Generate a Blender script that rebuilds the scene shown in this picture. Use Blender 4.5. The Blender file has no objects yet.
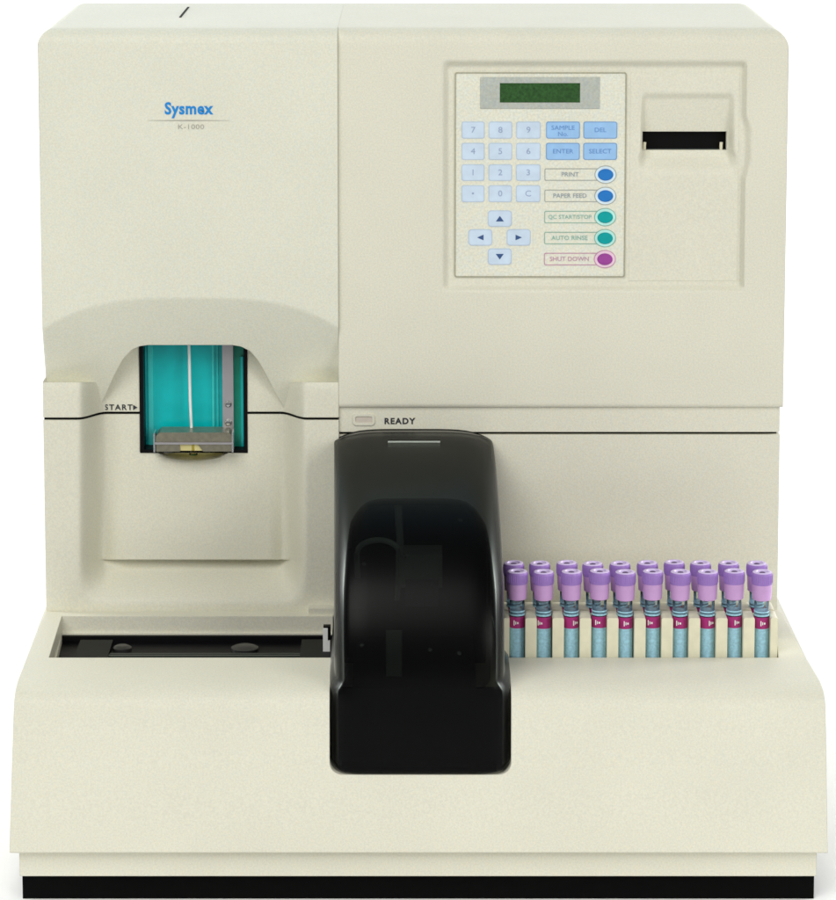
import bpy, bmesh, math, random
from mathutils import Vector, Matrix
random.seed(7)
sc = bpy.context.scene
C = sc.collection

# ------------------------------------------------------------------ camera geometry
F = 3055.0            # focal length in photo pixels
PITCH = math.radians(7.5)
CX, HOR = 413.0, -270.0
CY = HOR + F*math.tan(PITCH)
D = 2.2
ct, st = math.cos(PITCH), math.sin(PITCH)
def ray(px, py):
    u = (px-CX)/F; v = (py-CY)/F
    return u, ct - v*st, -(st + v*ct)
r_ = ray(CX, 897); ZC = -r_[2]/r_[1]*(D-0.176)
def at(px, py, Y=0.0):
    dx, dy, dz = ray(px, py); t = (Y+D)/dy
    return dx*t, ZC + dz*t
def PZ(py, Y=0.0): return at(CX, py, Y)[1]
def PXW(px, pr=400, Y=0.0): return at(px, pr, Y)[0]

cam = bpy.data.cameras.new('camera'); co = bpy.data.objects.new('camera', cam); C.objects.link(co)
co.location = (0, -D, ZC); co.rotation_euler = (math.pi/2 - PITCH, 0, 0)
cam.sensor_fit = 'VERTICAL'; cam.sensor_height = 24; cam.lens = F/900*24
cam.shift_y = -(450-CY)/900; cam.shift_x = 5/900
cam.clip_start = .05; cam.clip_end = 100
sc.camera = co

# ------------------------------------------------------------------ materials
MAT = {}
def nodes(name):
    m = bpy.data.materials.new(name); m.use_nodes = True
    nt = m.node_tree; b = nt.nodes['Principled BSDF']
    return m, nt, b
def S(b, k, v): b.inputs[k].default_value = v
def plastic(name, col, rough=.45, var=.085, bevel=.0009, bump=.15, scale=620, spec=.22, sss=0):
    m, nt, b = nodes(name); N = nt.nodes; L = nt.links
    S(b, 'Roughness', rough); S(b, 'Specular IOR Level', spec)
    tc = N.new('ShaderNodeTexCoord')
    n1 = N.new('ShaderNodeTexNoise'); n1.inputs['Scale'].default_value = scale; n1.inputs['Detail'].default_value = 2
    n2 = N.new('ShaderNodeTexNoise'); n2.inputs['Scale'].default_value = 14; n2.inputs['Detail'].default_value = 4
    L.new(tc.outputs['Object'], n1.inputs['Vector']); L.new(tc.outputs['Object'], n2.inputs['Vector'])
    r1 = N.new('ShaderNodeMapRange'); r1.inputs['From Min'].default_value = .3; r1.inputs['From Max'].default_value = .7
    r1.inputs['To Min'].default_value = 1-var; r1.inputs['To Max'].default_value = 1+var
    r2 = N.new('ShaderNodeMapRange'); r2.inputs['From Min'].default_value = .3; r2.inputs['From Max'].default_value = .7
    r2.inputs['To Min'].default_value = 1-var*.35; r2.inputs['To Max'].default_value = 1+var*.35
    L.new(n1.outputs['Fac'], r1.inputs['Value']); L.new(n2.outputs['Fac'], r2.inputs['Value'])
    mu = N.new('ShaderNodeMath'); mu.operation = 'MULTIPLY'
    L.new(r1.outputs[0], mu.inputs[0]); L.new(r2.outputs[0], mu.inputs[1])
    # faint warm / cool mottling of the pigment
    n3 = N.new('ShaderNodeTexNoise'); n3.inputs['Scale'].default_value = scale*.55; n3.inputs['Detail'].default_value = 1
    L.new(tc.outputs['Object'], n3.inputs['Vector'])
    mx = N.new('ShaderNodeMix'); mx.data_type = 'RGBA'
    mx.inputs[6].default_value = (col[0]*(1+var*.25), col[1], col[2]*(1-var*.4), 1)
    mx.inputs[7].default_value = (col[0]*(1-var*.25), col[1], col[2]*(1+var*.4), 1)
    r3 = N.new('ShaderNodeMapRange'); r3.inputs['From Min'].default_value = .35; r3.inputs['From Max'].default_value = .65
    L.new(n3.outputs['Fac'], r3.inputs['Value']); L.new(r3.outputs[0], mx.inputs[0])
    vm = N.new('ShaderNodeVectorMath'); vm.operation = 'SCALE'
    L.new(mx.outputs[2], vm.inputs[0]); L.new(mu.outputs[0], vm.inputs['Scale'])
    L.new(vm.outputs[0], b.inputs['Base Color'])
    bp = N.new('ShaderNodeBump'); bp.inputs['Strength'].default_value = bump; bp.inputs['Distance'].default_value = .0006
    L.new(n1.outputs['Fac'], bp.inputs['Height'])
    if bevel:
        bv = N.new('ShaderNodeBevel'); bv.samples = 4; bv.inputs['Radius'].default_value = bevel
        L.new(bv.outputs[0], bp.inputs['Normal'])
    L.new(bp.outputs[0], b.inputs['Normal'])
    if sss:
        S(b, 'Subsurface Weight', sss); S(b, 'Subsurface Radius', (.004, .003, .004)); S(b, 'Subsurface Scale', 1.0)
    MAT[name] = m; return m
def simple(name, col, rough=.5, metal=0, spec=.5, noise=.06, nscale=120):
    m, nt, b = nodes(name); N = nt.nodes; L = nt.links
    S(b, 'Roughness', rough); S(b, 'Metallic', metal); S(b, 'Specular IOR Level', spec)
    tc = N.new('ShaderNodeTexCoord'); n = N.new('ShaderNodeTexNoise'); n.inputs['Scale'].default_value = nscale
    L.new(tc.outputs['Object'], n.inputs['Vector'])
    mx = N.new('ShaderNodeMix'); mx.data_type = 'RGBA'
    mx.inputs[6].default_value = (*[c*(1-noise*2) for c in col], 1); mx.inputs[7].default_value = (*[min(1, c*(1+noise*2)) for c in col], 1)
    L.new(n.outputs['Fac'], mx.inputs[0]); L.new(mx.outputs[2], b.inputs['Base Color'])
    MAT[name] = m; return m
CREAM = (.728, .714, .590)
plastic('cream', CREAM, var=.055, scale=800)
plastic('cream_pale', (.735, .732, .612), var=.055, scale=800)
plastic('cream_warm', (.69, .665, .49))
plastic('cream_line', (.40, .39, .29), bevel=0)
plastic('membrane', (.76, .76, .64), rough=.35, bevel=.0003)
plastic('bezel_grey', (.47, .50, .45), rough=.35, bevel=.0003, var=.09)
simple('black_gloss', (.0022, .0022, .0025), .3, spec=.06)
simple('black', (.004, .004, .005), .45, spec=.12)
simple('black_matte', (.006, .006, .006), .85, spec=.1)
simple('rubber_black', (.004, .004, .004), .7, spec=.03)
simple('seam_dark', (.03, .032, .025), .8, spec=.1)
simple('ink', (.03, .03, .04), .6)
simple('ink_soft', (.42, .41, .35), .6)
simple('ink_key', (.33, .41, .58), .6)
simple('logo_blue', (.012, .25, .66), .4)
simple('key_pale', (.61, .73, .86), .35)
simple('key_edge', (.50, .60, .72), .4)
simple('key_blue', (.33, .56, .86), .35)
simple('key_blue_edge', (.20, .37, .62), .4)
simple('key_blue_ink', (.14, .30, .60), .4)
simple('halo', (.68, .82, .88), .35)
simple('btn_blue', (.02, .19, .56), .3)
simple('btn_teal', (.0, .36, .36), .3)
simple('btn_magenta', (.36, .065, .34), .3)
simple('line_teal', (.30, .47, .38), .5)
simple('line_grey', (.40, .42, .38), .5)
simple('line_pink', (.55, .30, .42), .5)
simple('halo_teal', (.50, .85, .78), .35)
simple('halo_pink', (.85, .62, .74), .35)
simple('text_teal', (.28, .52, .44), .5)
simple('text_grey', (.32, .38, .42), .5)
simple('text_pink', (.58, .32, .46), .5)
simple('arrow', (.035, .09, .24), .5)
simple('lcd', (.028, .088, .022), .25, noise=.35, nscale=500)
simple('teal', (.0, .53, .54), .3, noise=.05)
simple('teal_highlight', (.05, .68, .66), .25, noise=.05)
simple('teal_dark', (.0, .33, .22), .35, noise=.1)
simple('white', (.85, .86, .85), .35)
simple('steel', (.50, .48, .50), .34, metal=.65, noise=.04, nscale=60)
simple('steel_dark', (.30, .28, .21), .35, metal=.7, noise=.15, nscale=300)
simple('amber', (.62, .56, .25), .3)
simple('steel_bright', (.75, .76, .76), .2, metal=.9)
simple('lamp_lens', (.62, .56, .48), .3)
simple('label_blue', (.34, .61, .79), .4, noise=.18, nscale=650)
simple('label_magenta', (.38, .02, .18), .4)
simple('label_white', (.85, .85, .85), .4)
simple('rack', (.80, .77, .58), .4)
simple('slot_dark', (.035, .05, .045), .6)
simple('mech_grey', (.42, .46, .43), .4, metal=.3)
simple('mech_dark', (.075, .08, .08), .4, metal=.3)
simple('hose', (.55, .60, .57), .3)
simple('cap_dark', (.10, .05, .16), .5)
simple('tray_grey', (.006, .007, .007), .5, spec=.12)
simple('tray_line', (.05, .06, .05), .3)
simple('roller_metal', (.03, .03, .03), .3, metal=.3)
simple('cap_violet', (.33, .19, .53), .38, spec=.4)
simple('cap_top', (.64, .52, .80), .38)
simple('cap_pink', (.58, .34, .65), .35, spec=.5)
simple('paper', (.90, .90, .90), .8, spec=.1, noise=.005)
def translucent(name, tint, gloss_rough=.05, ior=1.45, gc=.9):
    m = bpy.data.materials.new(name); m.use_nodes = True; nt = m.node_tree; N = nt.nodes; L = nt.links
    N.remove(N['Principled BSDF']); out = N['Material Output']
    t = N.new('ShaderNodeBsdfTransparent'); t.inputs['Color'].default_value = (*tint, 1)
    g = N.new('ShaderNodeBsdfGlossy'); g.inputs['Roughness'].default_value = gloss_rough; g.inputs['Color'].default_value = (gc, gc, gc, 1)
    f = N.new('ShaderNodeFresnel'); f.inputs['IOR'].default_value = ior
    x = N.new('ShaderNodeMixShader'); L.new(f.outputs[0], x.inputs[0]); L.new(t.outputs[0], x.inputs[1]); L.new(g.outputs[0], x.inputs[2])
    L.new(x.outputs[0], out.inputs['Surface']); MAT[name] = m; return m
translucent('smoke', (.36, .38, .365), .34, 1.27, .52)
translucent('glass', (.86, .90, .90), .03, 1.5)
translucent('drip_clear', (.90, .86, .55), .08, 1.45)

# ------------------------------------------------------------------ mesh helpers
class MB:
    def __init__(s): s.v = []; s.f = []; s.m = []; s.mats = []
    def mi(s, mat):
        if mat not in s.mats: s.mats.append(mat)
        return s.mats.index(mat)
    def add(s, vs, fs, mat):
        o = len(s.v); s.v += [tuple(p) for p in vs]; k = s.mi(mat)
        for f in fs: s.f.append([o+i for i in f]); s.m.append(k)
        return s
    def box(s, x0, x1, y0, y1, z0, z1, mat):
        vs = [(x, y, z) for x in (x0, x1) for y in (y0, y1) for z in (z0, z1)]
        return s.add(vs, [(0,1,3,2),(4,6,7,5),(0,4,5,1),(2,3,7,6),(0,2,6,4),(1,5,7,3)], mat)
    def plate(s, pts, y0, y1, mat):      # outline in XZ, front y0, back y1 (> y0); outline counter-clockwise seen from -Y
        n = len(pts)
        vs = [(x, y0, z) for x, z in pts] + [(x, y1, z) for x, z in pts]
        fs = [list(range(n)), list(range(2*n-1, n-1, -1))] + [(i, i+n, (i+1) % n+n, (i+1) % n) for i in range(n)]
        return s.add(vs, fs, mat)
    def ring(s, outer, inner, y0, y1, mat):   # frame between two outlines with equal counts
        n = len(outer)
        vs = [(x, y0, z) for x, z in outer]+[(x, y0, z) for x, z in inner]+[(x, y1, z) for x, z in outer]+[(x, y1, z) for x, z in inner]
        fs = []
        for i in range(n):
            j = (i+1) % n
            fs += [(i, j, j+n, i+n), (i+2*n, i+3*n, j+3*n, j+2*n), (i, i+2*n, j+2*n, j), (i+n, j+n, j+3*n, i+3*n)]
        return s.add(vs, fs, mat)
    def lathe(s, prof, cx, cy, mat, n=28, z0=0, axis='Z', caps=(1, 1)):
        vs = []; fs = []
        for r, z in prof:
            for k in range(n):
                a = 2*math.pi*k/n
                if axis == 'Z': vs.append((cx+r*math.cos(a), cy+r*math.sin(a), z0+z))
                else: vs.append((cx+r*math.cos(a), cy-z, z0+r*math.sin(a)))    # axis along -Y
        for i in range(len(prof)-1):
            for k in range(n):
                a, b = i*n+k, i*n+(k+1) % n
                fs.append((a, b, b+n, a+n))
        if caps[0]: fs.append(list(range(n))[::-1])
        if caps[1]: fs.append([(len(prof)-1)*n+k for k in range(n)])
        return s.add(vs, fs, mat)
    def tube(s, pts, r, mat, n=10):
        P = [Vector(p) for p in pts]; vs = []; fs = []
        up = Vector((0, 0, 1))
        for i, p in enumerate(P):
            t = (P[min(i+1, len(P)-1)]-P[max(i-1, 0)]).normalized()
            a = t.cross(up) if abs(t.dot(up)) < .95 else t.cross(Vector((0, 1, 0)))
            a.normalize(); b = t.cross(a)
            for k in range(n):
                w = 2*math.pi*k/n; vs.append(p+a*r*math.cos(w)+b*r*math.sin(w))
        for i in range(len(P)-1):
            for k in range(n):
                c, d = i*n+k, i*n+(k+1) % n; fs.append((c, d, d+n, c+n))
        fs.append(list(range(n))); fs.append([(len(P)-1)*n+k for k in range(n)])
        return s.add(vs, fs, mat)
    def text(s, string, size, x, z, y, mat, bold=0.0, sx=1.0, align='CENTER', depth=.00012, space=1.0, rotz=0):
        cu = bpy.data.curves.new('t', 'FONT'); cu.body = string; cu.size = size; cu.align_x = align; cu.align_y = 'CENTER'
        cu.offset = bold; cu.extrude = depth; cu.resolution_u = 3; cu.space_character = space
        o = bpy.data.objects.new('t', cu); C.objects.link(o)
        dg = bpy.context.evaluated_depsgraph_get(); me = o.evaluated_get(dg).to_mesh()
        cr, sr = math.cos(rotz), math.sin(rotz)
        vs = []
        for v in me.vertices:
            a, b = v.co.x*sx, v.co.y
            vs.append((x+a*cr-b*sr, y-v.co.z, z+a*sr+b*cr))
        s.add(vs, [list(p.vertices) for p in me.polygons], mat)
        C.objects.unlink(o); bpy.data.objects.remove(o); return s
    def build(s, name, parent=None, smooth=35, origin=None, recalc=True):
        me = bpy.data.meshes.new(name)
        o3 = Vector(origin) if origin else Vector((0, 0, 0))
        me.from_pydata([tuple(Vector(v)-o3) for v in s.v], [], s.f)
        for m in s.mats: me.materials.append(MAT[m])
        me.polygons.foreach_set('material_index', s.m)
        bm = bmesh.new(); bm.from_mesh(me)
        if recalc: bmesh.ops.recalc_face_normals(bm, faces=bm.faces[:])
        bm.to_mesh(me); bm.free()
        me.polygons.foreach_set('use_smooth', [True]*len(me.polygons))
        me.set_sharp_from_angle(angle=math.radians(smooth)); me.update()
        o = bpy.data.objects.new(name, me); C.objects.link(o); o.location = o3
        if parent: o.parent = parent
        return o
def tag(o, label=None, cat=None, group=None, kind=None):
    for k, v in (('label', label), ('category', cat), ('group', group), ('kind', kind)):
        if v: o[k] = v
    return o
def rrect(x0, x1, z0, z1, r, n=5):
    pts = []
    for cx, cz, a0 in ((x1-r, z0+r, -90), (x1-r, z1-r, 0), (x0+r, z1-r, 90), (x0+r, z0+r, 180)):
        for k in range(n+1):
            a = math.radians(a0+90*k/n); pts.append((cx+r*math.cos(a), cz+r*math.sin(a)))
    return pts
def circ(cx, cz, rx, rz, n=32): return [(cx+rx*math.cos(2*math.pi*k/n), cz+rz*math.sin(2*math.pi*k/n)) for k in range(n)]
def sm(t): t = max(0., min(1., t)); return t*t*(3-2*t)
def ramp(a, b, t): return sm((t-a)/(b-a))
def spaced(brk, step):
    out = []
    for a, b in zip(brk, brk[1:]):
        n = max(1, int(math.ceil((b-a)/step)))
        out += [a+(b-a)*k/n for k in range(n)]
    return out+[brk[-1]]
def interp(tab, x):
    if x <= tab[0][0]: return tab[0][1]
    for (a, ya), (b, yb) in zip(tab, tab[1:]):
        if x <= b: return ya+(yb-ya)*(x-a)/(b-a)
    return tab[-1][1]
def relief(mb, nx, ny, pos, mat, back, skip=None, skipback=None):
    """a front surface of nx*ny points with its rim (and the rims of its holes) carried back to depth `back`"""
    vs = [pos(i, j) for j in range(ny) for i in range(nx)]
    fs = []; cnt = {}
    for j in range(ny-1):
        for i in range(nx-1):
            if skip and skip(i, j): continue
            q = (j*nx+i, j*nx+i+1, (j+1)*nx+i+1, (j+1)*nx+i); fs.append(q)
            for a, b in zip(q, q[1:]+q[:1]): cnt[(a, b)] = 1
    ed = [(a, b) for (a, b) in cnt if (b, a) not in cnt]
    new = {}
    for a, b in ed:
        for k in (a, b):
            if k not in new:
                new[k] = len(vs); p = vs[k]; vs.append((p[0], back, p[2]))
        fs.append((b, a, new[a], new[b]))
    used = sorted({i for f in fs for i in f}); mp = {k: n for n, k in enumerate(used)}
    mb.add([vs[k] for k in used], [[mp[i] for i in f] for f in fs], mat)
    return mb
def cut(o, cutter_mb, solver='EXACT'):
    c = cutter_mb.build('cutter', None)
    m = o.modifiers.new('b', 'BOOLEAN'); m.operation = 'DIFFERENCE'; m.object = c; m.solver = solver
    dg = bpy.context.evaluated_depsgraph_get(); dg.update()
    me = bpy.data.meshes.new_from_object(o.evaluated_get(dg)); o.modifiers.clear(); old = o.data; o.data = me
    me.name = o.name
    bpy.data.objects.remove(c)
    me.polygons.foreach_set('use_smooth', [True]*len(me.polygons))
    me.set_sharp_from_angle(angle=math.radians(30)); me.update()

# ------------------------------------------------------------------ the analyzer
A = bpy.data.objects.new('blood_analyzer', None); C.objects.link(A)
tag(A, 'large cream plastic laboratory blood analyzer with keypad, teal sample window and dark sampler cover', 'lab analyzer')
BACK = .205
ZT = PZ(34, 0)+.004              # height of the top surface
XL = PXW(38, 60); XR = PXW(788.5, 60); XS = PXW(338.5, 200)   # tower sides and the joint between the two covers
RT = .011
def with_top(fr, py_rows_fn, nx, xs, frontY, side, mat, name, ztop, skip=None, rt=RT, backY=BACK, rs=.016, back=None):
    """cover: front rows (bottom to top) then a rounded edge and the top surface"""
    pass

def arc_rows(frontY, zt, r, n=6):
    out = []
    for k in range(1, n+1):
        a = math.pi/2*k/n
        out.append((frontY+r-r*math.cos(a), zt-r+r*math.sin(a)))
    return out
def side_round(x, y, z, xe, sgn, r, zt, y0):
    # rounds the long top edge at the outer side xe (sgn = -1 left, +1 right)
    d = sgn*(xe-x)
    if d < r and z > zt-r:
        a, b = r-d, z-(zt-r); l = math.hypot(a, b)
        if l > r: a, b = a*r/l, b*r/l
        return xe-sgn*(r-a), y, zt-r+b
    return x, y, z

# --- left upper cover with the arched visor
YL = -.0035
def archy(px): u = abs(px-190)/149.; return 296+30*u**3.2 if u < 1 else 326
BELL = [(38,388),(80,388),(83,398),(92,409),(99,408),(106,394),(114,376),(123,359),(132,349.5),(140,346.2),(148,345),(232,345),(241,346.5),(250,351),(258,360),(267,376),(276,394),(284,408),(293,410),(301,398),(304,388),(340,388)]
def hood_depth(px, py):
    a = archy(px)
    if py <= a: return YL
    t = py-a; s = t*t/(2*4) if t < 4 else t-2
    return YL+.00037*s
brk = [40, 47, 80, 84, 92, 99, 140, 148, 232, 241, 284, 293, 301, 304, 330, 338.5]
cols = spaced(brk, 2.2)
cols[0] = 38.6
rows_v = []
zarc = arc_rows(YL, ZT, RT)
XLc = PXW(38, 60, YL); XSc = PXW(338, 200, YL)
def colx(i):
    # px (at reference row 350) to a true vertical plane
    f = (cols[i]-cols[0])/(cols[-1]-cols[0]); return XLc+(XSc-XLc)*f
hrows = [1-k/26 for k in range(27)]          # fraction of arch..bell, bottom first
upper = [0, .002, .004, .01, .02, .04, .08, .16, .3, .5, .75, 1]
tops = [BACK*t for t in (.15, .35, .6, .8, 1)]
ny = len(hrows)+len(upper)-1+len(zarc)+len(tops)
def pos_left(i, j):
    px = cols[i]; x = colx(i)
    if j < len(hrows):
        a = archy(px); b = interp(BELL, px); f = hrows[j]**1.4
        py = a+(b-a)*f; y = hood_depth(px, py)
        t = max(1-ramp(48, 90, px), ramp(295, 330, px))
        g = (1-t)*sm((py-a)/30.)
        x = at(px, py, y)[0]*g+x*(1-g)
        return (x, y, PZ(py, y))
    j -= len(hrows)-1
    za = PZ(archy(px), YL); zb = ZT-RT
    if j < len(upper): z = za+(zb-za)*upper[j]; y = YL
    else:
        j -= len(upper)
        if j < len(zarc): y, z = zarc[j]
        else: y = tops[j-len(zarc)]; z = ZT
    return side_round(x, y, z, XLc, -1, .012, ZT, YL)
def close_cover(mb, nx, ny, pos, mat, zbot=None, keepb=True):
    vs = [pos(i, j) for j in range(ny) for i in range(nx)]
    fs = [(j*nx+i, j*nx+i+1, (j+1)*nx+i+1, (j+1)*nx+i) for j in range(ny-1) for i in range(nx-1)]
    n0 = len(vs)
    vs += [(vs[i][0], BACK, vs[i][2]) for i in range(nx)]       # underside back edge
    fs += [(i+1, i, n0+i, n0+i+1) for i in range(nx-1)]
    fs.append([j*nx for j in range(ny)]+[n0])
    fs.append([j*nx+nx-1 for j in range(ny-1, -1, -1)]+[n0+nx-1])
    fs.append([(ny-1)*nx+i for i in range(nx)]+[n0+i for i in range(nx-1, -1, -1)])
    mb.add(vs, fs, mat)
mb = MB(); close_cover(mb, len(cols), ny, pos_left, 'cream_pale')
cover = mb.build('visor_cover', A, smooth=40)
# fine engraved slit on the top surface
m2 = MB(); xa, ya = PXW(172, 200), .115
m2.add([(xa, .085, ZT-.002), (xa+.0016, .085, ZT-.002), (xa+.0016, .17, ZT-.002), (xa, .17, ZT-.002),
        (xa, .085, ZT+.0004), (xa+.0016, .085, ZT+.0004), (xa+.0016, .17, ZT+.0004), (xa, .17, ZT+.0004)],
       [(0,3,2,1),(4,5,6,7),(0,1,5,4),(1,2,6,5),(2,3,7,6),(3,0,4,7)], 'seam_dark')
m2.build('top_slit', A)
# printed mark and model line
m = MB(); zt = PZ(109, YL); 
m.text('Sysmex', .0120, PXW(188.5, 108, YL), PZ(109, YL), YL-.0002, 'logo_blue', bold=.00038, sx=.89, space=1.08)
m.build('printed_logo', A)
m = MB(); xa, xb, zz = PXW(147, 120, YL), PXW(230, 120, YL), PZ(120.5, YL)
n = 16; mid = (xa+xb)/2
m.plate([(xa, zz), (mid, zz-.0005), (xb, zz), (mid, zz+.0005)], YL-.0003, YL+.0002, 'ink_soft')
m.text('K-1000', .0050, PXW(191, 127, YL), PZ(127, YL), YL-.0002, 'ink_soft', sx=1.25, space=1.05)
m.build('printed_model_line', A)

# --- recess panel and lower cover of the left module
GAP0, GAP1 = 417.6, 420.2       # seam
DEEP = .0355
XPL, XPR = 44.5, 335.3
def recess_depth(px, py):
    l = ramp(78, 107, px); r = ramp(306, 281, px) if px > 281 else 1.
    b = 1-ramp(558, 606, py)
    e = l*r
    # soften the lower corners
    y = .0005+(DEEP)*e*b
    if 430 < py <= 560.01 and 100 <= px <= 291:
        w = ramp(100, 128, px)**.6*(1-ramp(268, 291, px))**.6
        y -= .010*w*ramp(430, 560, py)**1.5
    return y
def zrec(py, y):
    w = 1-min(1, abs(py-418.5)/30.)
    return PZ(py, y*(1-.55*sm(w)))
def left_x(px, y, py): return at(px, py, y)[0]
W0, W1, WB = 140., 247.5, 452.     # window opening
cl = spaced([XPL, 48, 78, 98, 110, W0, W1, 281, 287, 306, 330, XPR], 1.8)
iw0, iw1 = cl.index(W0), cl.index(W1)
def outer_x(px, y, py):
    # outer sides are true verticals
    if px <= 48: return PXW(px, 500, 0)
    return at(px, py, y)[0]
def blend_x(px, y, py):
    t = max(1-ramp(48, 90, px), ramp(295, 330, px))
    return at(px, py, y)[0]*(1-t)+(PXW(px, 500, 0) if px < 200 else XSc-(XPR-px)*.00072)*t
# upper piece
ru = [GAP0, 416, 412, 405, 398, 392, 386, 383.5, 382.2, 382.0, 340]
def pos_ru(i, j):
    px = cl[i]; py = ru[j]
    if py > 382.1:
        y = recess_depth(px, py)
        if py < 383.6 and (px < 98 or px > 287): y += .0008
    else: y = DEEP+.0005
    x = blend_x(px, y, py)
    if py < 382.1 and px < 60: x += .004*(1-ramp(44, 60, px))
    return (x, y, zrec(py, y) if py > 341 else PZ(338, y))
for a_, b_ in ((0, iw0), (iw1, len(cl)-1)):
    mb = MB(); relief(mb, len(cl), len(ru), pos_ru, 'cream', .09, skip=lambda i, j: not (a_ <= i < b_))
    mb.build('recess_panel', A, smooth=40)
# lower piece
rl = spaced([420.2, 430], 3)[:-1]+spaced([430, 452], 3)[:-1]+spaced([452, 560], 5)[:-1]+[559.6, 560.02]+spaced([561, 602], 1.6)+[606, 611, 613.5, 616]
rl = rl[::-1]; jw = rl.index(452)
def pos_rl(i, j):
    px = cl[i]; py = rl[j]; y = recess_depth(px, py)
    if py > 612: y += .0006*(py-612)
    return (blend_x(px, y, py), y, zrec(py, y))
mb = MB(); relief(mb, len(cl), len(rl), pos_rl, 'cream', .09, skip=lambda i, j: iw0 <= i < iw1 and j >= jw)
mb.build('lower_cover', A, smooth=40)
mb = MB(); m_ = mb.text('START', .0058, at(118.5, 407, DEEP)[0], at(118, 407.6, DEEP)[1], DEEP+.0004-.0002, 'ink', bold=.00012, sx=1.05, space=1.25)
xa, za = at(133.2, 407.5, DEEP)
mb.plate([(xa, za-.0019), (xa+.0032, za), (xa, za+.0019)], DEEP-.0003, DEEP+.0003, 'ink')
mb.build('start_marking', A)

# --- black frame, teal plate, rail, needle, holder, drip cup in the window
YW = DEEP+.003
def WX(px): return at(px, 400, YW)[0]
def WZ(py): return PZ(py, YW)
pw = MB()
zt_, zb_ = WZ(342), WZ(451.8)
fo = [(WX(140), zb_), (WX(247.6), zb_), (WX(247.6), zt_), (WX(140), zt_)]
fi = [(WX(144), WZ(448.6)), (WX(244.2), WZ(448.6)), (WX(244.2), zt_-.001), (WX(144), zt_-.001)]
pw.ring(fo, fi, DEEP-.0005, DEEP+.034, 'black')
port = pw.build('aspiration_port', A)
b = MB(); b.box(WX(143), WX(236), DEEP+.016, DEEP+.018, WZ(450), WZ(340), 'teal')
for px, w5 in ((147, 5), (211, 2.5), (216, 1.5)): b.box(WX(px), WX(px+w5), DEEP+.0150, DEEP+.0165, WZ(450), WZ(340), 'teal_highlight')  # paler strips paint vertical highlights onto the plate
b.build('back_plate', port)
b = MB(); b.box(WX(233), WX(247), DEEP+.010, DEEP+.017, WZ(449), WZ(340), 'teal_dark'); b.box(WX(240.5), WX(243), DEEP+.0075, DEEP+.010, WZ(448), WZ(358), 'teal'); b.build('side_guide', port)
b = MB(); b.box(WX(222.5), WX(233.4), DEEP+.004, DEEP+.010, WZ(436), WZ(340), 'steel')
b.build('guide_rail', port)
for py in (404, 422.5):
    b = MB(); x, z = WX(228.2), WZ(py); b.lathe([(.0026, 0), (.0026, .0010), (.0018, .0017), (.0004, .0018)], x, DEEP+.004, 'steel_bright', 20, z, 'Y')
    b.box(x-.0018, x+.0018, DEEP+.0020, DEEP+.0023, z-.0003, z+.0003, 'ink'); b.build('screw', port)
b = MB(); b.tube([(WX(189.2), DEEP+.006, WZ(340)), (WX(190), DEEP+.005, WZ(400)), (WX(191.5), DEEP+.003, WZ(438))], .00115, 'white', 12); b.build('needle', port)
hb = MB()
YH = DEEP-.013
def HX(px): return at(px, 440, YH)[0]
def HZ(py): return PZ(py, YH)
hb.plate([(HX(156), HZ(442)), (HX(232), HZ(442)), (HX(232), HZ(436)), (HX(229), HZ(432.5)), (HX(160), HZ(432.5)), (HX(156), HZ(436))], YH, DEEP+.006, 'steel_dark')
hb.box(HX(154.5), HX(233), YH-.001, YH+.002, HZ(444.2), HZ(442.2), 'steel')
hb.plate([(HX(156), HZ(451.5)), (HX(180), HZ(451.5)), (HX(180), HZ(444.4)), (HX(156), HZ(444.4))], YH, DEEP+.002, 'steel_dark')
hb.plate([(HX(203), HZ(451.5)), (HX(232), HZ(451.5)), (HX(232), HZ(444.4)), (HX(198), HZ(444.4))], YH, DEEP+.002, 'steel_dark')
hb.box(HX(153.5), HX(155.2), YH-.0008, DEEP, HZ(452), HZ(433), 'steel_bright')
hb.box(HX(231.8), HX(233.5), YH-.0008, DEEP, HZ(452), HZ(433), 'steel_bright')
hb.box(HX(180), HX(203), YH+.001, DEEP+.002, HZ(451), HZ(444.4), 'amber'); hb.build('needle_holder', port)
dc = MB()
xc, r1 = HX(192), HX(230)-HX(192)
dc.add([], [], 'drip_clear')
prof = [(r1*.98, 0), (r1*.95, -.0025), (r1*.72, -.006), (r1*.35, -.008), (.001, -.0085)]
n = 30; vs = []; fs = []
for r, z in prof:
    for k in range(n):
        a = 2*math.pi*k/n; vs.append((xc+r*math.cos(a), DEEP-.003+.34*r*math.sin(a), HZ(452.5)+z))
for i in range(len(prof)-1):
    for k in range(n):
        a, c = i*n+k, i*n+(k+1) % n; fs.append((a, c, c+n, a+n))
dc.add(vs, fs, 'drip_clear')
dc.lathe([(.0032, 0), (.0032, .0085), (.0022, .012)], HX(193), YH+.004, 'drip_clear', 16, HZ(456), 'Z')
dc.build('drip_cup', port)

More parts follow.
